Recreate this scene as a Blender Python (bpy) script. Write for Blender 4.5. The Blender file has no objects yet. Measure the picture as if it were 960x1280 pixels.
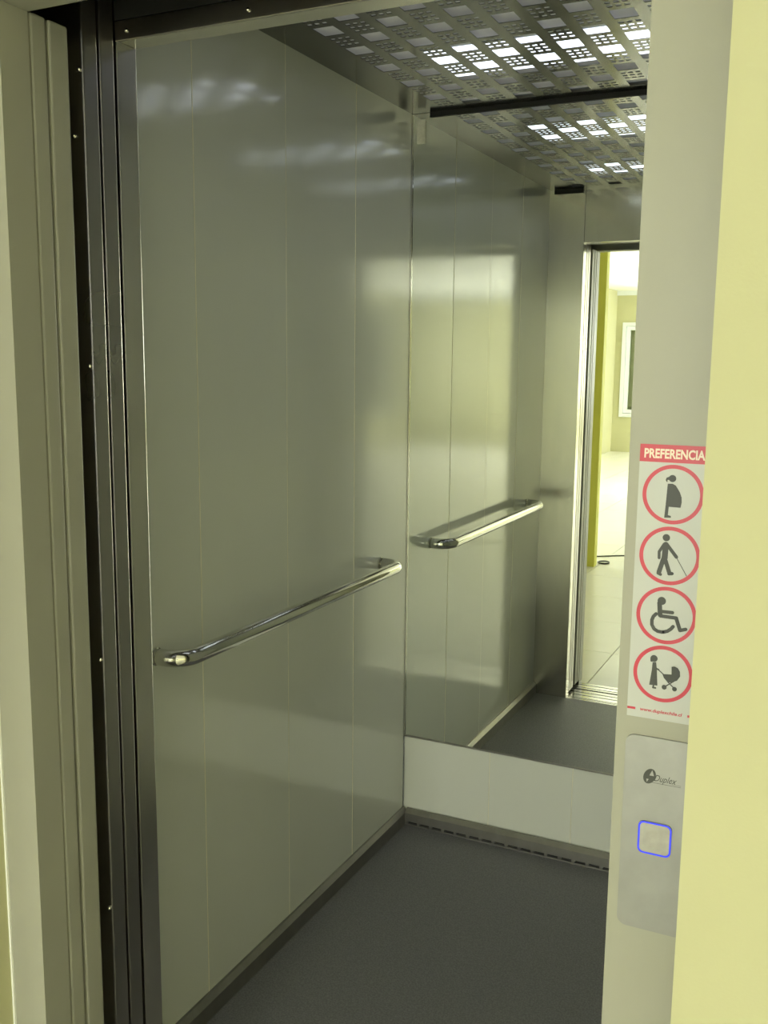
import bpy, bmesh, math, random
from mathutils import Vector, Matrix
random.seed(7)
S = bpy.context.scene
COL = S.collection

# ------------------------------------------------------------------ camera
YAW, PITCH, ROLL, FPX = math.radians(25.8127), math.radians(8.9158), math.radians(0.5897), 1222.7
cyw, syw = math.cos(YAW), math.sin(YAW)
fwd = Vector((-syw*math.cos(PITCH), cyw*math.cos(PITCH), -math.sin(PITCH)))
rt = Vector((cyw, syw, 0)); up = rt.cross(fwd)
r_ = math.cos(ROLL)*rt + math.sin(ROLL)*up
u_ = -math.sin(ROLL)*rt + math.cos(ROLL)*up
cd = bpy.data.cameras.new('camera'); cam = bpy.data.objects.new('camera', cd); COL.objects.link(cam)
m = Matrix((r_, u_, -fwd)).transposed().to_4x4(); m.translation = Vector((1.2343, -1.3127, 1.4824))
cam.matrix_world = m
cd.sensor_fit = 'VERTICAL'; cd.sensor_height = 36.0; cd.sensor_width = 27.0
cd.lens = FPX/1280*36.0; cd.clip_start = 0.02
S.camera = cam

# ------------------------------------------------------------------ world, lights, exposure
w = bpy.data.worlds.new('world'); S.world = w; w.use_nodes = True
bg = w.node_tree.nodes['Background']; bg.inputs[0].default_value = (0.80, 0.90, 1.0, 1); bg.inputs[1].default_value = 1.0
S.view_settings.view_transform = 'Standard'; S.view_settings.look = 'None'
S.view_settings.exposure = 0.0; S.view_settings.gamma = 1.0
S.view_settings.use_curve_mapping = False
S.cycles.max_bounces = 14; S.cycles.diffuse_bounces = 6; S.cycles.glossy_bounces = 8; S.cycles.transparent_max_bounces = 12
S.cycles.caustics_reflective = True; S.cycles.blur_glossy = 0.3
S.cycles.sample_clamp_indirect = 6.0

LOBBY_H = 2.60; LX0, LX1 = -2.45, 6.4; LY0, LY1 = -12.13, -0.36
WINS = [(-5.6, -3.4), (-8.4, -6.2), (-11.2, -9.0)]        # daylight windows in the lobby's side wall
WZ0, WZ1 = 0.55, 2.35
for i, (a, b) in enumerate(WINS):
    ld = bpy.data.lights.new('window_daylight_or_fill', 'AREA'); ld.shape = 'RECTANGLE'
    ld.size = b-a; ld.size_y = WZ1-WZ0; ld.energy = (210, 380, 500)[i]; ld.color = (1.0, 0.985, 0.93)
    lo = bpy.data.objects.new('window_daylight_or_fill', ld); COL.objects.link(lo)
    lo.location = (LX0-0.30, (a+b)/2, (WZ0+WZ1)/2)
    lo.rotation_euler = Matrix(((0,0,-1),(1,0,0),(0,-1,0))).to_euler()   # faces +x, into the lobby

FW = (0.25, 2.65)                                        # added unseen far window facing the lift, brightens the cab's back wall
ld = bpy.data.lights.new('window_daylight_or_fill', 'AREA'); ld.shape = 'RECTANGLE'; ld.size = FW[1]-FW[0]; ld.size_y = 1.6; ld.energy = 560; ld.color = (1.0, .985, .93)  # fill lamp behind the added far window
lo = bpy.data.objects.new('window_daylight_or_fill', ld); COL.objects.link(lo); lo.location = ((FW[0]+FW[1])/2, LY0-.30, 1.6)
lo.rotation_euler = Matrix(((1,0,0),(0,0,-1),(0,1,0))).to_euler()    # faces +y, towards the lift
RW = (-11.7, -9.1)                                       # added unseen window in the opposite side wall, brightens the far wall
ld = bpy.data.lights.new('window_daylight_or_fill', 'AREA'); ld.shape = 'RECTANGLE'; ld.size = RW[1]-RW[0]; ld.size_y = WZ1-WZ0; ld.energy = 620; ld.color = (1.0, .985, .93)  # fill lamp behind the added side window
lo = bpy.data.objects.new('window_daylight_or_fill', ld); COL.objects.link(lo); lo.location = (LX1+.30, sum(RW)/2, (WZ0+WZ1)/2)
lo.rotation_euler = Matrix(((0,0,1),(1,0,0),(0,1,0))).to_euler()     # faces -x

# ------------------------------------------------------------------ materials
def srgb(r, g, b):
    f = lambda c: (c/255/12.92) if c/255 <= .04045 else ((c/255+.055)/1.055)**2.4
    return (f(r), f(g), f(b), 1)

def mat(name, col, rough=0.5, metal=0.0, spec=0.5, noise=0.0, nscale=20, stretch=(1,1,1), bump=0.0, bscale=200,
        bstretch=(1,1,1), rvar=0.0, coat=0.0, aniso=0.0, emis=None, es=0.0, distort=0.0, col2=None):
    M = bpy.data.materials.new(name); M.use_nodes = True
    nt = M.node_tree; N = nt.nodes; L = nt.links; B = N['Principled BSDF']
    B.inputs['Base Color'].default_value = col; B.inputs['Roughness'].default_value = rough
    B.inputs['Metallic'].default_value = metal; B.inputs['Specular IOR Level'].default_value = spec
    B.inputs['Coat Weight'].default_value = coat; B.inputs['Coat Roughness'].default_value = 0.13
    B.inputs['Anisotropic'].default_value = aniso
    tc = N.new('ShaderNodeTexCoord')
    def nz(scale, st, detail=4):
        mp = N.new('ShaderNodeMapping'); mp.inputs['Scale'].default_value = st
        L.new(tc.outputs['Object'], mp.inputs[0])
        n = N.new('ShaderNodeTexNoise'); n.inputs['Scale'].default_value = scale; n.inputs['Detail'].default_value = detail
        L.new(mp.outputs[0], n.inputs['Vector']); return n
    n1 = nz(nscale, stretch)
    if noise or col2:
        mx = N.new('ShaderNodeMix'); mx.data_type = 'RGBA'
        c2 = col2 if col2 else tuple(c*(1-noise) for c in col[:3])+(1,)
        mx.inputs[6].default_value = col; mx.inputs[7].default_value = c2
        rp = N.new('ShaderNodeValToRGB'); rp.color_ramp.elements[0].position = .35; rp.color_ramp.elements[1].position = .65
        L.new(n1.outputs['Fac'], rp.inputs[0]); L.new(rp.outputs[0], mx.inputs[0]); L.new(mx.outputs[2], B.inputs['Base Color'])
    if rvar:
        mr = N.new('ShaderNodeMapRange'); mr.inputs[3].default_value = max(0.01, rough-rvar); mr.inputs[4].default_value = rough+rvar
        L.new(n1.outputs['Fac'], mr.inputs[0]); L.new(mr.outputs[0], B.inputs['Roughness'])
    if bump:
        n2 = nz(bscale, bstretch, 3)
        bp = N.new('ShaderNodeBump'); bp.inputs['Strength'].default_value = bump; bp.inputs['Distance'].default_value = 0.001
        L.new(n2.outputs['Fac'], bp.inputs['Height']); L.new(bp.outputs[0], B.inputs['Normal'])
    if emis:
        B.inputs['Emission Color'].default_value = emis; B.inputs['Emission Strength'].default_value = es
    return M

M_lam = mat('cab_laminate', srgb(210,212,200), rough=.12, spec=1.0, coat=.35, noise=.03, nscale=3, stretch=(1,1,.4), rvar=.02)
M_steel = mat('brushed_steel', (.74,.71,.64,1), rough=.2, metal=1, noise=.05, nscale=25, stretch=(1,1,.3), rvar=.04)
M_steeld = mat('door_edge_steel', (.42,.40,.37,1), rough=.28, metal=1, nscale=3, rvar=.02)
M_ceil = mat('ceiling_steel', (.145,.142,.136,1), rough=.19, metal=1, noise=.05, nscale=8, rvar=.03)
M_chrome = mat('chrome', (.72,.71,.66,1), rough=.07, metal=1, rvar=.02)
M_mirror = mat('mirror_glass', (.83,.86,.82,1), rough=0.0, metal=1)
M_base = mat('baseboard_steel', (.30,.29,.265,1), rough=.36, metal=.85, noise=.1, nscale=30, stretch=(1,1,1))
M_dark = mat('shaft_dark', (.012,.012,.011,1), rough=.8, noise=.3, nscale=6)
M_track = mat('track_dark_steel', (.035,.033,.03,1), rough=.5, metal=.6, noise=.3)
M_paint = mat('beige_enamel', srgb(159,158,143), rough=.38, spec=.4, noise=.03, nscale=2, bump=.04, bscale=500)
M_yel = mat('yellow_wall_paint', srgb(190,188,148), rough=.75, noise=.03, nscale=4, bump=.15, bscale=300)
M_lime = mat('lime_column_paint', srgb(212,211,100), rough=.7, noise=.03, nscale=4, bump=.1, bscale=300)
M_white = mat('white_ceiling_paint', srgb(238,238,232), rough=.8, noise=.02, nscale=3)
M_frame = mat('white_aluminium_frame', srgb(226,230,234), rough=.35, noise=.02)
M_floor = mat('grey_speckled_rubber', srgb(126,125,128), rough=.45, spec=.4, col2=srgb(104,104,108), nscale=260, bump=.12, bscale=350, rvar=.05)
M_tile = mat('cream_floor_tile', srgb(226,224,214), rough=.22, spec=.5, noise=.04, nscale=5, rvar=.05)
M_grout = mat('grout', srgb(150,148,138), rough=.9, noise=.1)
M_sill = mat('aluminium_sill', (.62,.61,.57,1), rough=.22, metal=1, noise=.15, nscale=30, stretch=(.1,1,1), rvar=.06)
M_sheet = mat('backlit_opal_acrylic', srgb(200,200,192), rough=.5, noise=.02, emis=(.93,.95,.90,1), es=.10)  # slight emission stands in for lamp light coming through the sheet
M_lamp = mat('lit_lamp_lens', srgb(235,238,250), rough=.4, emis=(.80,.86,1.0,1), es=2.6)
M_face = mat('satin_faceplate', (.32,.32,.305,1), rough=.42, metal=.75, noise=.10, nscale=28, rvar=.06)
M_btn = mat('button_steel', (.40,.39,.35,1), rough=.35, metal=.8, noise=.15, nscale=90)
M_blue = mat('blue_button_light', srgb(40,50,220), rough=.4, emis=(.02,.04,1.0,1), es=0.6)
M_paper = mat('sticker_white', srgb(186,188,184), rough=.35, noise=.02)
M_red = mat('sticker_red', srgb(188,48,68), rough=.35, noise=.04)
M_ink = mat('sticker_ink', srgb(52,55,50), rough=.45, noise=.05)
M_pink = mat('sticker_lettering', srgb(228,210,192), rough=.4, noise=.02)
M_logo = mat('engraved_ink', srgb(58,60,54), rough=.5, noise=.1)
M_blind = mat('olive_blind', srgb(205,206,168), rough=.8, noise=.1, nscale=4)
M_cable = mat('black_rubber', (.015,.015,.015,1), rough=.5, noise=.2)
M_clip = mat('pale_clip', srgb(225,225,210), rough=.5, noise=.15, nscale=120)
M_gapshade = mat('gap_shade_black', (.02,.02,.018,1), rough=.7, noise=.2)  # near-black colour standing in for shade inside gaps

M_joint = mat('joint_strip', srgb(226,222,196), rough=.3, noise=.05)
def glass_mat():
    M = bpy.data.materials.new('window_glass'); M.use_nodes = True
    N = M.node_tree.nodes; L = M.node_tree.links; N.clear()
    o = N.new('ShaderNodeOutputMaterial'); t = N.new('ShaderNodeBsdfTransparent'); g = N.new('ShaderNodeBsdfGlossy')
    g.inputs['Roughness'].default_value = .02; t.inputs[0].default_value = (.96,.98,.96,1)
    f = N.new('ShaderNodeFresnel'); mx = N.new('ShaderNodeMixShader')
    L.new(f.outputs[0], mx.inputs[0]); L.new(t.outputs[0], mx.inputs[1]); L.new(g.outputs[0], mx.inputs[2]); L.new(mx.outputs[0], o.inputs[0])
    return M
M_glass = glass_mat()

# ------------------------------------------------------------------ helpers
def box(bm, x0, x1, y0, y1, z0, z1, bev=0.0):
    t = bmesh.new()
    vs = [t.verts.new((x, y, z)) for z in (z0, z1) for y in (y0, y1) for x in (x0, x1)]
    for f in ((0,2,3,1),(4,5,7,6),(0,1,5,4),(2,6,7,3),(0,4,6,2),(1,3,7,5)): t.faces.new([vs[i] for i in f])
    if bev: bmesh.ops.bevel(t, geom=t.edges[:], offset=bev, segments=2, affect='EDGES', profile=.6)
    me = bpy.data.meshes.new('t'); t.to_mesh(me); t.free(); bm.from_mesh(me); bpy.data.meshes.remove(me)

def wloc(o):
    v = Vector(o.location)
    while o.parent: o = o.parent; v += Vector(o.location)
    return v

def obj(name, bm, m, parent=None, smooth=False):
    bmesh.ops.recalc_face_normals(bm, faces=bm.faces[:])
    me = bpy.data.meshes.new(name)
    xs = [v.co for v in bm.verts]
    c = Vector(((min(v.x for v in xs)+max(v.x for v in xs))/2, (min(v.y for v in xs)+max(v.y for v in xs))/2, min(v.z for v in xs)))
    bmesh.ops.translate(bm, verts=bm.verts, vec=-c)
    bm.to_mesh(me); bm.free(); me.materials.append(m)
    if smooth:
        for p in me.polygons: p.use_smooth = True
    o = bpy.data.objects.new(name, me); COL.objects.link(o)
    o.location = c
    if parent: o.parent = parent; o.location = c - wloc(parent)
    return o

def B(name, x0, x1, y0, y1, z0, z1, m, parent=None, bev=0.0):
    bm = bmesh.new(); box(bm, x0, x1, y0, y1, z0, z1, bev); return obj(name, bm, m, parent)

def struct(o, label=None, cat=None):
    o['kind'] = 'structure'
    if label: o['label'] = label
    if cat: o['category'] = cat
    return o
def tag(o, label, cat, group=None):
    o['label'] = label; o['category'] = cat
    if group: o['group'] = group
    return o
def empty(name, loc):
    o = bpy.data.objects.new(name, None); COL.objects.link(o); o.location = loc; o.empty_display_size = .1; return o
def share(src, loc, parent=None):
    c = src.copy(); COL.objects.link(c); c.location = Vector(loc) - (wloc(parent) if parent else Vector()); c.parent = parent; return c

def tube(bm, pts, r, seg=16, caps=True):
    pts = [Vector(p) for p in pts]; rings = []
    t0 = (pts[1]-pts[0]).normalized(); n = t0.orthogonal().normalized()
    for i, p in enumerate(pts):
        t = ((pts[min(i+1, len(pts)-1)]-pts[max(i-1, 0)])).normalized()
        n = (n - t*n.dot(t)).normalized(); b = t.cross(n)
        rings.append([bm.verts.new(p + r*(math.cos(a)*n+math.sin(a)*b)) for a in (2*math.pi*k/seg for k in range(seg))])
    for a, b in zip(rings, rings[1:]):
        for k in range(seg): bm.faces.new((a[k], a[(k+1) % seg], b[(k+1) % seg], b[k]))
    if caps: bm.faces.new(rings[0][::-1]); bm.faces.new(rings[-1])

H, W, D = 2.182, 1.10, 1.40
XL, XR = 0.152, 1.020            # door opening
ZD = 1.965                       # cab door height
ZL = 1.953                       # landing door height
YF = -0.281                      # front plane of the landing frame

# ================================================================== THE CAB
# ---- left wall: backing with four sheet panels
def wall_panels(parent, side, cuts, z0, z1):
    for i, (a, b) in enumerate(zip(cuts, cuts[1:])):
        g = .0009
        if side == 'left':   o = B('wall_panel', -.016, 0, a+g, b-g, z0, z1, M_lam, parent, .0009)
        elif side == 'right': o = B('wall_panel', W, W+.016, a+g, b-g, z0, z1, M_lam, parent, .0009)
        else:                o = B('wall_panel', a+g, b-g, D+.005, D+.021, z0, z1, M_lam, parent, .0009)
        if side == 'left': o.rotation_euler.z = math.radians([.12, -.10, .22, -.25][i])
wl = struct(B('wall_left', -.05, -.018, 0, D+.02, 0, H+.1, M_frame)); wall_panels(wl, 'left', [0, .35, .70, 1.05, 1.398], .03, H+.02)
wr = struct(B('wall_right', W+.018, W+.05, 0, D+.02, 0, H+.1, M_frame)); wall_panels(wr, 'right', [0, .35, .70, 1.05, 1.398], .03, H+.02)
wb = struct(B('wall_back', -.016, W+.016, D+.024, D+.05, 0, H+.1, M_frame)); wall_panels(wb, 'back', [0, .29, .55, .81, W], .03, H+.02)

for y in (.35, .70, 1.05):
    B('joint_strip', -.004, .0003, y-.0009, y+.0009, .05, H, M_joint, wl)
    B('joint_strip', W-.0003, W+.004, y-.0009, y+.0009, .05, H, M_joint, wr)
for x in (.29, .55, .81):
    B('joint_strip', x-.0008, x+.0008, D+.0047, D+.008, .05, 1.0, M_joint, wb)
# ---- cab front: returns either side of the opening and the panel above it
bm = bmesh.new()
box(bm, -.02, XL, -.046, 0, 0, H+.02, .0015); 
wf = struct(obj('wall_front', bm, M_steel))
B('return_panel', XR, W+.02, -.046, 0, 0, H+.02, M_steel, wf, .0015)
B('header_panel', XL+.001, XR-.001, -.046, 0, ZD, H+.02, M_steel, wf, .0015)

# ---- floor
struct(B('floor', 0, W, 0, D+.004, -.03, 0, M_floor))

# ---- baseboards (chamfered steel; the back one has a row of vent slots)
def base_profile(bm, along, a, b, z0=0.0):
    # profile: out from wall .016, chamfer at the top
    prof = [(0, z0), (.016, z0), (.016, .040), (.006, .0529), (0, .0529)]
    f = (lambda d, z, t: (d, t, z)) if along == 'left' else ((lambda d, z, t: (W-d, t, z)) if along == 'right' else (lambda d, z, t: (t, D-d, z)))
    v0 = [bm.verts.new(f(d, z, a)) for d, z in prof]; v1 = [bm.verts.new(f(d, z, b)) for d, z in prof]
    n = len(prof)
    for i in range(n): bm.faces.new((v0[i], v0[(i+1) % n], v1[(i+1) % n], v1[i]))
    bm.faces.new(v0); bm.faces.new(v1[::-1])
bm = bmesh.new(); base_profile(bm, 'left', .002, D); struct(obj('baseboard_left', bm, M_base))
bm = bmesh.new(); base_profile(bm, 'right', .002, D); struct(obj('baseboard_right', bm, M_base))
bm = bmesh.new(); base_profile(bm, 'back', .016, W-.016, z0=.013)
box(bm, .016, W-.016, D-.016, D-.001, 0, .005)
box(bm, .016, W-.016, D-.004, D, .004, .014)
bb = struct(obj('baseboard_back', bm, M_base))
seg = B('slot_bridge', .016, .026, D-.016, D-.004, .005, .013, M_base, bb)
x = .016+.042
while x < W-.03:
    share(seg, (x+.005, D-.010, .005), bb); x += .042
B('slot_shade_strip', .02, W-.02, D-.0075, D-.0045, .005, .013, M_gapshade, bb)  # black strip put in for the shade inside the slots

# ---- mirror
mz0, mz1 = .2968, H-.001
mr = empty('mirror', (W/2, D, mz0))
tag(mr, 'large frameless mirror covering the upper back wall of the lift cab', 'mirror')
B('mirror_glass', .006, W-.006, D, D+.004, mz0, mz1, M_mirror, mr)
B('bottom_trim', .004, W-.004, D-.0025, D+.0045, mz0-.005, mz0-.0003, M_base, mr)
B('side_trim', .0015, .0055, D-.003, D+.0045, mz0-.005, mz1, M_chrome, mr)
tag(B('mirror_clip', .018, .044, D-.0035, D-.0004, 2.098, 2.165, M_clip, None, .0008), 'small pale grey rectangular clip at top left corner of the mirror', 'clip')

# ---- perforated ceiling
def plate():
    bm = bmesh.new(); cache = {}
    def V(x, y, z):
        k = (round(x, 5), round(y, 5), round(z, 5))
        if k not in cache: cache[k] = bm.verts.new((x, y, z))
        return cache[k]
    z0, z1 = H, H+.0015
    def quad(x0, x1, y0, y1):
        bm.faces.new((V(x0,y0,z0), V(x0,y1,z0), V(x1,y1,z0), V(x1,y0,z0)))
    def rim(x0, x1, y0, y1):
        for a, b in (((x0,y0),(x1,y0)), ((x1,y0),(x1,y1)), ((x1,y1),(x0,y1)), ((x0,y1),(x0,y0))):
            bm.faces.new((V(*a,z0), V(*b,z0), V(*b,z1), V(*a,z1)))
    px, py = .0756, .07376
    X0, Y0 = .134-px/2, .0730-py/2
    X1, Y1 = X0+12*px, Y0+18*py
    # plain borders; separate black strips stand in for the dark end gaps
    quad(0, X0, 0, D); quad(X1, W, 0, D)
    for ya, yb in ((0, Y0), (Y1, D)): quad(X0, X1, ya, yb)
    for i in range(12):
        for j in range(18):
            cx, cy = X0+(i+.5)*px, Y0+(j+.5)*py
            if (i+j) % 2 == 0: xs = [(cx-.0255, cx+.0255)]; ys = [(cy-.0285, cy+.0285)]
            else:
                xs = [(cx-.0178-.0058+k*.0178, cx-.0178+.0058+k*.0178) for k in range(3)]
                ys = [(cy-.0222-.0054+k*.0222, cy-.0222+.0054+k*.0222) for k in range(3)]
            gx = [cx-px/2]+[v for p in xs for v in p]+[cx+px/2]; gy = [cy-py/2]+[v for p in ys for v in p]+[cy+py/2]
            for a in range(len(gx)-1):
                for b in range(len(gy)-1):
                    if a % 2 == 1 and b % 2 == 1: rim(gx[a], gx[a+1], gy[b], gy[b+1])
                    else: quad(gx[a], gx[a+1], gy[b], gy[b+1])
    return bm
bm = plate()
me_n = bm.faces[:]
ce = empty('ceiling', (W/2, D/2, H)); struct(ce)
pl = obj('perforated_plate', bm, M_ceil, ce); pl['label'] = 'dark steel ceiling plate punched with rectangles and slots'
bm = bmesh.new()
box(bm, .07, W-.07, .045, D-.045, H+.010, H+.013); obj('diffuser_sheet', bm, M_sheet, ce)
bm = bmesh.new()
box(bm, 0, W, 0, D, H+.12, H+.14); obj('roof_sheet', bm, M_dark, ce)
g1 = B('gap_shade_strip', .058, W-.058, D-.005, D-.0005, H-.0135, H-.0005, M_gapshade, ce); B('gap_shade_strip', .02, XL-.01, .0005, .005, H-.018, H-.001, M_gapshade, ce)  # black strips put in for the shade of the gaps under the ceiling
for cyl, hw, lab in ((.998, .105, 'lit white ceiling lamp above the perforated plate, nearer the mirror'), (.37, .085, 'lit white ceiling lamp above the perforated plate, nearer the door')):
    t = empty('ceiling_lamp', (W/2, cyl, H+.0022)); tag(t, lab, 'ceiling lamp')
    B('lens', .248, W-.248, cyl-hw, cyl+hw, H+.0022, H+.006, M_lamp, t)
    B('housing', .243, W-.243, cyl-hw-.005, cyl+hw+.005, H+.0062, H+.0095, M_frame, t)

# ---- handrails
def rail(side, label):
    s = 1 if side == 'left' else -1; x0 = 0.0005 if side == 'left' else W-.0005
    ya, yb, off, rb, z, r = .192, 1.215, .068, .045, .888, .0172
    pts = [(x0, ya, z)]
    n = 8
    for k in range(n+1):
        a = math.pi/2*k/n; pts.append((x0+s*(off-rb+rb*math.sin(a)), ya+rb-rb*math.cos(a), z))
    for k in range(1, 8): pts.append((x0+s*off, ya+rb+(yb-ya-2*rb)*k/8, z))
    for k in range(n+1):
        a = math.pi/2*k/n; pts.append((x0+s*(off-rb+rb*math.cos(a)), yb-rb+rb*math.sin(a), z))
    pts.append((x0, yb, z))
    e = empty('handrail', (x0, (ya+yb)/2, z)); tag(e, label, 'handrail')
    bm = bmesh.new(); tube(bm, pts, r, 24); obj('rail', bm, M_chrome, e, True)
    for y in (ya, yb):
        bm = bmesh.new(); tube(bm, [(x0, y, z), (x0+s*.004, y, z)], .0188, 24); obj('wall_flange', bm, M_chrome, e)
rail('left', 'polished tubular steel handrail fixed on the left cab wall')

# ================================================================== DOORS, SILLS, FRAME
# ---- cab door: two telescopic steel panels parked to the left
d1 = struct(empty('door_1', (-.09, -.085, 0)))
M_edge = M_steeld
for k, (ya, yb, xr) in enumerate(((-.121, -.0895, XL-.0005), (-.084, -.0525, XL))):
    p = B('door_panel', xr-.46, xr, ya, yb, .012, 2.06, M_edge, d1, .0028)
    if k == 0:
        for z in (1.905, 1.811, 1.466, .99, .55):
            bm = bmesh.new(); bmesh.ops.create_uvsphere(bm, u_segments=12, v_segments=8, radius=.0042)
            bmesh.ops.translate(bm, verts=bm.verts, vec=(xr-.007 if z != 1.811 else xr-.022, ya-.0005, z)); obj('screw', bm, M_chrome, p, True)
# ---- landing door: two beige panels parked to the left
d2 = struct(empty('door_2', (-.09, -.19, 0)))
B('door_panel', XL-.46, XL, -.2245, -.1945, .012, ZL+.002, M_paint, d2, .004)
B('door_panel', XL-.46, XL, -.1895, -.151, .012, ZL+.002, M_paint, d2, .004)

# ---- dark running gear above the doors
t = struct(empty('trim_1', (.5, -.1, ZL)))
B('cab_door_track', -.45, W+.1, -.130, -.052, 2.09, 2.18, M_track, t)
B('landing_door_track', -.45, W+.1, -.222, -.155, 2.03, 2.12, M_track, t)
# steel lip along the lower front edge of the cab header with two screws
lip = struct(B('trim_2', XL+.002, XR+.04, -.052, -.0465, ZD-.003, ZD+.026, M_steeld, None, .001))
for x in (.178, .400, .62, .84):
    bm = bmesh.new(); bmesh.ops.create_uvsphere(bm, u_segments=12, v_segments=8, radius=.0035)
    bmesh.ops.translate(bm, verts=bm.verts, vec=(x, -.0525, ZD+.010)); obj('screw', bm, M_chrome, lip, True)
struct(B('trim_3', XL+.002, XR+.04, -.052, -.047, ZD+.027, H+.1, M_dark))

# ---- ridged sills
def sill(name, y0, y1, grooves, x0=.0, x1=W):
    bm = bmesh.new(); box(bm, x0, x1, y0, y1, -.03, -.006)
    edges = [y0]+[g for p in grooves for g in p]+[y1]
    for a, b in zip(edges[::2], edges[1::2]): box(bm, x0, x1, a, b, -.007, 0, .0012)
    return struct(obj(name, bm, M_sill))
sill('trim_4', -.136, -.001, [(-.108, -.100), (-.071, -.063), (-.030, -.024), (-.016,-.012)])
sill('trim_5', -.238, -.152, [(-.214, -.206), (-.176, -.168)])

# ---- landing frame (beige steel)
fr = struct(empty('trim_6', (.6, YF, 0)))
bm = bmesh.new(); box(bm, .085, XL-.004, YF, YF+.004, 0, ZL); box(bm, XL-.004, XL, YF, -.228, 0, ZL); obj('left_jamb', bm, M_paint, fr)
bm = bmesh.new(); box(bm, XR, 1.20, YF, YF+.003, 0, 2.06); box(bm, XR+.0002, XR+.004, YF+.003, -.228, 0, ZL+.002); obj('right_jamb', bm, M_paint, fr)
bm = bmesh.new(); box(bm, .085, XR, YF, YF+.004, ZL, 2.06); box(bm, XL, XR, YF+.004, -.228, ZL, ZL+.004); obj('head', bm, M_paint, fr)

struct(B('trim_8', .0835, .0875, YF-.003, YF+.001, 0, 2.05, M_white))   # sealant bead beside the frame
# ================================================================== CALL PANEL AND STICKER on the right jamb
def to_plane(bm, px, y, pz):   # 2-D outline (x,z) -> vertices on the plane
    return [bm.verts.new((px[i], y, pz[i])) for i in range(len(px))]
def poly(bm, pts, y, th=.0):
    v = [bm.verts.new((a, y, b)) for a, b in pts]; f = bm.faces.new(v)
    bmesh.ops.triangulate(bm, faces=[f])
def solid(pts, y, th, m, name, parent, bev=0):
    bm = bmesh.new(); v = [bm.verts.new((a, y, b)) for a, b in pts]; f = bm.faces.new(v)
    r = bmesh.ops.extrude_face_region(bm, geom=[f])
    bmesh.ops.translate(bm, verts=[g for g in r['geom'] if isinstance(g, bmesh.types.BMVert)], vec=(0, -th, 0))
    return obj(name, bm, m, parent)
def rrect(x0, x1, z0, z1, r, n=8):
    o = []
    for cx, cz, a0 in ((x1-r, z1-r, 0), (x0+r, z1-r, 90), (x0+r, z0+r, 180), (x1-r, z0+r, 270)):
        for k in range(n+1):
            a = math.radians(a0+90*k/n); o.append((cx+r*math.cos(a), cz+r*math.sin(a)))
    return o
def disc(bm, cx, cz, r, y, n=28, rz=None, tilt=0):
    rz = rz or r; pts = []
    for k in range(n):
        a = 2*math.pi*k/n; u, v = r*math.cos(a), rz*math.sin(a)
        pts.append((cx+u*math.cos(tilt)-v*math.sin(tilt), cz+u*math.sin(tilt)+v*math.cos(tilt)))
    poly(bm, pts, y)
def ring2(bm, o, i, y):
    a = [bm.verts.new((p[0], y, p[1])) for p in o]; b = [bm.verts.new((p[0], y, p[1])) for p in i]; n = len(a)
    for k in range(n): bm.faces.new((a[k], a[(k+1) % n], b[(k+1) % n], b[k]))
def stroke(bm, pts, w_, y):
    y0 = y
    for q_, ((a, b), (c, d)) in enumerate(zip(pts, pts[1:])):
        y = y0-.000004*(q_+1)
        L = math.hypot(c-a, d-b) or 1e-6; nx, nz = -(d-b)/L*w_/2, (c-a)/L*w_/2
        poly(bm, [(a+nx, b+nz), (c+nx, d+nz), (c-nx, d-nz), (a-nx, b-nz)], y)
    for q_, (a, b) in enumerate(pts): disc(bm, a, b, w_/2, y0-.00002-.000004*q_/3, 14)
def text(name, s, x, z, size, y, m, parent, off=0.0, shear=0.0, fit=None, align='LEFT', sp=1.0):
    c = bpy.data.curves.new('lettering', 'FONT'); c.body = s; c.size = size; c.offset = off; c.shear = shear; c.align_x = align; c.space_character = sp
    c.resolution_u = 3
    o = bpy.data.objects.new('lettering', c); COL.objects.link(o)
    dg = bpy.context.evaluated_depsgraph_get(); me = bpy.data.meshes.new_from_object(o.evaluated_get(dg))
    bpy.data.objects.remove(o)
    xs = [v.co.x for v in me.vertices]; wd = max(xs)-min(xs); k = (fit/wd) if fit else 1; x00 = min(xs)
    bm = bmesh.new(); bm.from_mesh(me)
    for v in bm.verts: v.co = Vector((x+(v.co.x-x00)*k, y, z+v.co.y))
    return obj(name, bm, m, parent)

yp = YF-.0002
st = empty('priority_sticker', (1.067, YF, 1.103)); tag(st, 'white priority boarding sticker with four red ringed pictograms on the right door frame', 'sticker')
B('sticker_sheet', 1.0312, 1.1036, YF-.0006, yp, 1.1025, 1.3975, M_paper, st)
ys = YF-.0008
B('red_header', 1.0312, 1.1036, YF-.0009, YF-.0006, 1.3795, 1.3977, M_red, st)
text('lettering', 'PREFERENCIAL', 1.0358, 1.3839, .0133, YF-.0011, M_pink, st, off=.00043, fit=.0655)
CX = 1.0668; R = .0310
def picto(cz, shapes, c0, rx, ry, sl, name, label):
    bm = bmesh.new()
    o = [(CX+R*math.cos(2*math.pi*k/64), cz+R*math.sin(2*math.pi*k/64)) for k in range(64)]
    i = [(CX+.87*R*math.cos(2*math.pi*k/64), cz+.87*R*math.sin(2*math.pi*k/64)) for k in range(64)]
    ring2(bm, o, i, ys); ro = obj('red_ring', bm, M_red, st)
    T = lambda p: (CX+R*(p[0]-c0[0])/rx, cz-R*(p[1]-c0[1]-sl*(p[0]-c0[0]))/ry)
    bm = bmesh.new(); k = R/rx
    for si, s in enumerate(shapes):
        yy = YF-.0008-.00004*si
        if s[0] == 'd': a = T(s[1]); disc(bm, a[0], a[1], s[2]*k, yy)
        elif s[0] == 's': stroke(bm, [T(p) for p in s[1]], s[2]*k*1.12, yy)
        else: poly(bm, [T(p) for p in s[1]], yy)
    q = obj(name, bm, M_ink, st); q['label'] = label
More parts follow.
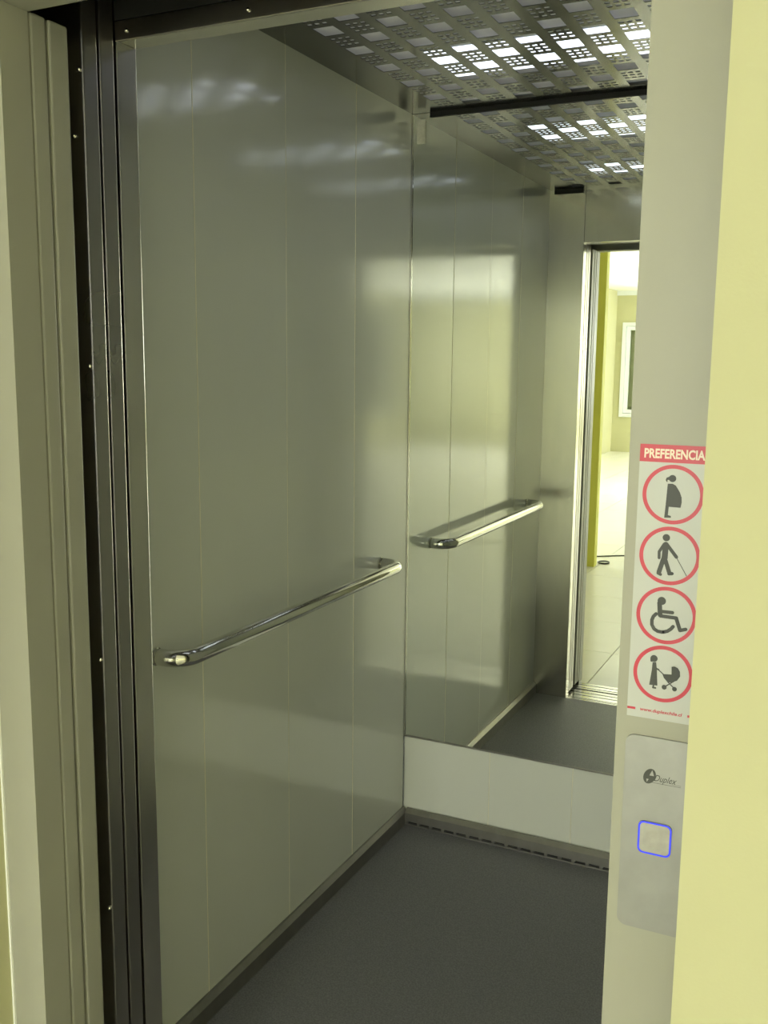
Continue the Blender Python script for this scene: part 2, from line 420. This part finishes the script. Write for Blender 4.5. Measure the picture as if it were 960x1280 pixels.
picto(1.3465, [('d', (437, 380), 29), ('p', [(412, 366), (390, 374), (384, 392), (392, 406), (400, 406), (398, 392), (414, 390)]),
    ('p', [(402, 420), (440, 420), (466, 434), (476, 458), (500, 485), (516, 525), (519, 565), (512, 605), (394, 597)]), ('p', [(394, 590), (421, 590), (415, 684), (388, 684)]), ('p', [(410, 662), (440, 669), (442, 684), (410, 684)])],
    (447, 505), 242, 230, .05, 'pregnant_pictogram', 'pictogram of a pregnant figure')
picto(1.2820, [('d', (388, 850), 29), ('s', [(387, 905), (383, 1010)], 42), ('s', [(374, 900), (338, 960), (340, 1008)], 21), ('s', [(396, 903), (474, 1000)], 25),
    ('s', [(378, 1005), (345, 1118)], 33), ('s', [(338, 1128), (358, 1138)], 22), ('s', [(392, 1030), (424, 1118)], 30), ('s', [(424, 1132), (448, 1130)], 24), ('s', [(480, 1012), (560, 1145)], 5)],
    (420, 993), 238, 228, .08, 'cane_pictogram', 'pictogram of a walking figure with a cane')
picto(1.2180, [('d', (382, 218), 34), ('s', [(365, 235), (375, 335)], 34), ('s', [(380, 305), (472, 315)], 26), ('s', [(378, 342), (506, 360)], 27), ('s', [(505, 362), (540, 460)], 28), ('s', [(540, 462), (585, 452)], 26),
    ('s', [(342, 325), (322, 345), (311, 375), (313, 415), (332, 450), (362, 470), (400, 477), (440, 469), (468, 450), (484, 430)], 26)],
    (423, 340), 243, 237, .12, 'wheelchair_pictogram', 'pictogram of a figure in a wheelchair')
picto(1.1540, [('d', (318, 705), 29), ('p', [(300, 690), (288, 700), (290, 728), (306, 734), (312, 700)]), ('p', [(308, 735), (337, 735), (346, 800), (357, 930), (290, 922), (305, 800)]),
    ('s', [(336, 785), (360, 798)], 13), ('s', [(325, 930), (322, 946), (342, 949)], 13), ('s', [(355, 795), (402, 838)], 8),
    ('p', [(392, 833), (465, 838), (462, 775), (485, 773), (512, 786), (530, 815), (534, 855), (512, 888), (470, 905), (438, 903), (405, 865)]),
    ('d', (412, 943), 20), ('d', (495, 958), 19), ('s', [(485, 895), (415, 940)], 8), ('s', [(440, 900), (495, 955)], 8)],
    (395, 835), 240, 232, .15, 'pram_pictogram', 'pictogram of a figure pushing a pram')
B('red_dash', 1.0314, 1.0400, YF-.0009, YF-.0006, 1.1105, 1.1130, M_red, st)
B('red_dash', 1.0945, 1.1034, YF-.0009, YF-.0006, 1.1105, 1.1130, M_red, st)
text('lettering', 'www.duplexchile.cl', 1.0450, 1.1103, .0052, YF-.0009, M_red, st, off=.00012, shear=.2, fit=.0440)

cp = empty('call_panel', (1.068, YF, .859)); tag(cp, 'brushed metal lift call panel with one square blue lit button on the right door frame', 'call panel')
solid(rrect(1.0318, 1.1045, .859, 1.0825, .010), yp, .0022, M_face, 'faceplate', cp)
bt = solid(rrect(1.0505, 1.0860, .9500, .9870, .0062), YF-.0024, .0016, M_btn, 'button', cp)
bm = bmesh.new(); ring2(bm, rrect(1.0505, 1.0860, .9500, .9870, .0062), rrect(1.0523, 1.0842, .9518, .9852, .0047), YF-.0043)
bl = obj('light_ring', bm, M_blue, bt); bl['label'] = 'glowing blue square ring around the button'
# emblem and script lettering
yl = YF-.0025
bm = bmesh.new(); disc(bm, 1.0592, 1.0385, .0062, yl, 32, .0090, math.radians(-22)); em = obj('emblem', bm, M_logo, cp)
bm = bmesh.new(); poly(bm, [(1.0590, 1.0395), (1.0620, 1.0460), (1.0640, 1.0395)], yl-.0003); poly(bm, [(1.0560, 1.0352), (1.0586, 1.0352), (1.0566, 1.0316)], yl-.0003)
obj('emblem_triangles', bm, M_face, em)
text('lettering', 'Duplex', 1.0640, 1.0342, .0105, yl, M_logo, cp, shear=.45, fit=.0240, off=.00003)
B('underline', 1.0600, 1.0925, yl-.0001, yl+.0001, 1.0318, 1.0321, M_logo, cp)
B('underline', 1.0830, 1.0925, yl-.0001, yl+.0001, 1.0335, 1.0337, M_logo, cp)

# ================================================================== LIFT SHAFT (dark, encloses the cab)
def wallbox(name, *a, m=M_dark): return struct(B(name, *a, m))
wallbox('wall_shaft_left', -.75, -.65, -.30, 1.70, -.3, 3.1)
wallbox('wall_shaft_right', 1.55, 1.65, -.30, 1.70, -.3, 3.1)
wallbox('wall_shaft_back', -.75, 1.65, 1.60, 1.70, -.3, 3.1)
wallbox('ceiling', -.75, 1.65, -.30, 1.70, 3.1, 3.2)
wallbox('floor', -.75, 1.65, -.23, 1.70, -.34, -.24)

# ================================================================== LOBBY
bm = bmesh.new()
box(bm, LX0-.15, .084, -.36, -.275, 0, 3.1); box(bm, 1.107, LX1, -.36, -.285, 0, 3.1); box(bm, .080, 1.107, -.36, -.285, 2.055, 3.1)
struct(obj('wall_front', bm, M_yel))
bm = bmesh.new()
box(bm, LX1, LX1+.15, LY0-.15, RW[0], 0, LOBBY_H); box(bm, LX1, LX1+.15, RW[1], -.28, 0, LOBBY_H)
box(bm, LX1, LX1+.15, RW[0], RW[1], 0, WZ0); box(bm, LX1, LX1+.15, RW[0], RW[1], WZ1, LOBBY_H)
struct(obj('wall_right', bm, M_yel))
w6 = struct(empty('window_6', (LX1, sum(RW)/2, WZ0)))  # window added out of view for its light on the far wall
bm = bmesh.new(); ym = sum(RW)/2
for y0, y1, z0, z1 in ((RW[0], RW[0]+.05, WZ0, WZ1), (RW[1]-.05, RW[1], WZ0, WZ1), (RW[0], RW[1], WZ0, WZ0+.05), (RW[0], RW[1], WZ1-.05, WZ1), (ym-.025, ym+.025, WZ0, WZ1)):
    box(bm, LX1+.04, LX1+.10, y0, y1, z0, z1)
obj('window_frame', bm, M_frame, w6)
B('pane', LX1+.068, LX1+.072, RW[0]+.05, ym-.025, WZ0+.05, WZ1-.05, M_glass, w6)
B('pane', LX1+.068, LX1+.072, ym+.025, RW[1]-.05, WZ0+.05, WZ1-.05, M_glass, w6)
# far wall with the white window
wx0, wx1, wz0, wz1 = -2.34, -.94, .574, 2.10
bm = bmesh.new()
box(bm, LX0, wx0, LY0-.15, LY0, 0, LOBBY_H); box(bm, wx1, FW[0], LY0-.15, LY0, 0, LOBBY_H); box(bm, FW[1], LX1, LY0-.15, LY0, 0, LOBBY_H)
box(bm, FW[0], FW[1], LY0-.15, LY0, 0, .8); box(bm, FW[0], FW[1], LY0-.15, LY0, 2.4, LOBBY_H)
box(bm, wx0, wx1, LY0-.15, LY0, 0, wz0); box(bm, wx0, wx1, LY0-.15, LY0, wz1, LOBBY_H)
struct(obj('wall_back', bm, M_yel))
w1 = struct(empty('window_1', ((wx0+wx1)/2, LY0, wz0)))
def frame_parts(bm, x0, x1, z0, z1, t, y0, y1):
    box(bm, x0, x0+t, y0, y1, z0, z1); box(bm, x1-t, x1, y0, y1, z0, z1); box(bm, x0+t, x1-t, y0, y1, z0, z0+t); box(bm, x0+t, x1-t, y0, y1, z1-t, z1)
bm = bmesh.new(); frame_parts(bm, wx0, wx1, wz0, wz1, .06, LY0-.08, LY0+.03); obj('window_frame', bm, M_frame, w1)
bm = bmesh.new(); frame_parts(bm, wx0+.065, (wx0+wx1)/2+.03, wz0+.065, wz1-.065, .06, LY0-.05, LY0+.005); obj('sash', bm, M_frame, w1)
bm = bmesh.new(); frame_parts(bm, (wx0+wx1)/2-.03, wx1-.065, wz0+.065, wz1-.065, .06, LY0-.10, LY0-.055); obj('sash', bm, M_frame, w1)
B('pane', wx0+.125, wx1-.125, LY0-.032, LY0-.028, wz0+.125, wz1-.125, M_glass, w1)
B('roller_blind', wx0+.02, wx1-.02, LY0-.145, LY0-.14, wz0, wz1, M_blind, w1)
w5 = struct(empty('window_5', (FW[0], LY0, .8)))  # window added out of view for its light into the cab
bm = bmesh.new(); frame_parts(bm, FW[0], FW[1], .8, 2.4, .05, LY0-.09, LY0-.03); box(bm, 1.425, 1.475, LY0-.09, LY0-.03, .85, 2.35); obj('window_frame', bm, M_frame, w5)
B('pane', FW[0]+.05, 1.425, LY0-.062, LY0-.058, .85, 2.35, M_glass, w5); B('pane', 1.475, FW[1]-.05, LY0-.062, LY0-.058, .85, 2.35, M_glass, w5)
# side wall with the daylight windows
bm = bmesh.new(); e = sorted([LY0-.15]+[v for p in WINS for v in p]+[LY1+.08])
for a, b in zip(e[::2], e[1::2]): box(bm, LX0-.15, LX0, a, b, 0, LOBBY_H)
for a, b in WINS: box(bm, LX0-.15, LX0, a, b, 0, WZ0); box(bm, LX0-.15, LX0, a, b, WZ1, LOBBY_H)
struct(obj('wall_left', bm, M_yel))
for k, (a, b) in enumerate(WINS):
    wn = struct(empty('window_%d' % (k+2), (LX0, (a+b)/2, WZ0)))
    bm = bmesh.new()
    for y0, y1, z0, z1 in ((a, a+.05, WZ0, WZ1), (b-.05, b, WZ0, WZ1), (a, b, WZ0, WZ0+.05), (a, b, WZ1-.05, WZ1), ((a+b)/2-.025, (a+b)/2+.025, WZ0, WZ1)):
        box(bm, LX0-.10, LX0-.04, y0, y1, z0, z1)
    obj('window_frame', bm, M_frame, wn)
    B('pane', LX0-.072, LX0-.068, a+.05, (a+b)/2-.025, WZ0+.05, WZ1-.05, M_glass, wn)
    B('pane', LX0-.072, LX0-.068, (a+b)/2+.025, b-.05, WZ0+.05, WZ1-.05, M_glass, wn)
wallbox('ceiling', LX0-.12, LX1+.15, LY0-.15, -.28, LOBBY_H, LOBBY_H+.1, m=M_white)
struct(B('trim_7', LX0, LX1, LY0, LY0+.04, LOBBY_H-.07, LOBBY_H, M_frame))
# tiled floor: tiles near the lift are parts, the rest one joined part
TS = .60; tx0, ty0 = .19, -.762
fl = struct(B('floor', LX0-.12, LX1+.15, LY0-.15, -.238, -.06, -.006, M_grout))
near = None; rest = bmesh.new(); g = .0022
for i in range(-5, 12):
    for j in range(-1, 20):
        a, b = tx0+i*TS, tx0+(i+1)*TS; d, c = ty0-j*TS, ty0-(j+1)*TS
        a, b, c, d = max(a, LX0), min(b, LX1), max(c, LY0), min(d, -.239)
        if b-a < .02 or d-c < .02: continue
        full = abs(b-a-TS) < 1e-4 and abs(d-c-TS) < 1e-4
        if d > -7.5 and -2.3 < a < 2.5:
            if full and near: share(near, ((a+b)/2, (c+d)/2, -.006), fl)
            else:
                o = B('floor_tile', a+g, b-g, c+g, d-g, -.006, 0, M_tile, fl)
                if full: near = o
        else: box(rest, a+g, b-g, c+g, d-g, -.006, 0)
q = obj('floor_tiles', rest, M_tile, fl); q['kind'] = 'stuff'
# column
tag(B('column', -.80, -.421, -2.90, -2.823, 0, LOBBY_H, M_lime, None, .004), 'square lime green painted lobby column seen in the mirror', 'column')
# cable lying across the lobby floor, with its plug
cb = empty('floor_cable', (.2, -3.2, 0)); tag(cb, 'thin black cable lying across the lobby floor seen in the mirror', 'cable')
pts = []
for k in range(40):
    x = -.52+k*.06; pts.append((x, -3.17-.165*min(1, (x+.52)/.22)+.02*math.sin(x*3), .0045))
bm = bmesh.new(); tube(bm, pts, .0045, 8); obj('wire', bm, M_cable, cb, True)
bm = bmesh.new()
tube(bm, [(-.39+.04*math.cos(a), -2.99+.05*math.sin(a), .006+.003*a/6) for a in [k*math.pi/8 for k in range(24)]], .005, 8)
obj('loose_coil', bm, M_cable, cb, True)
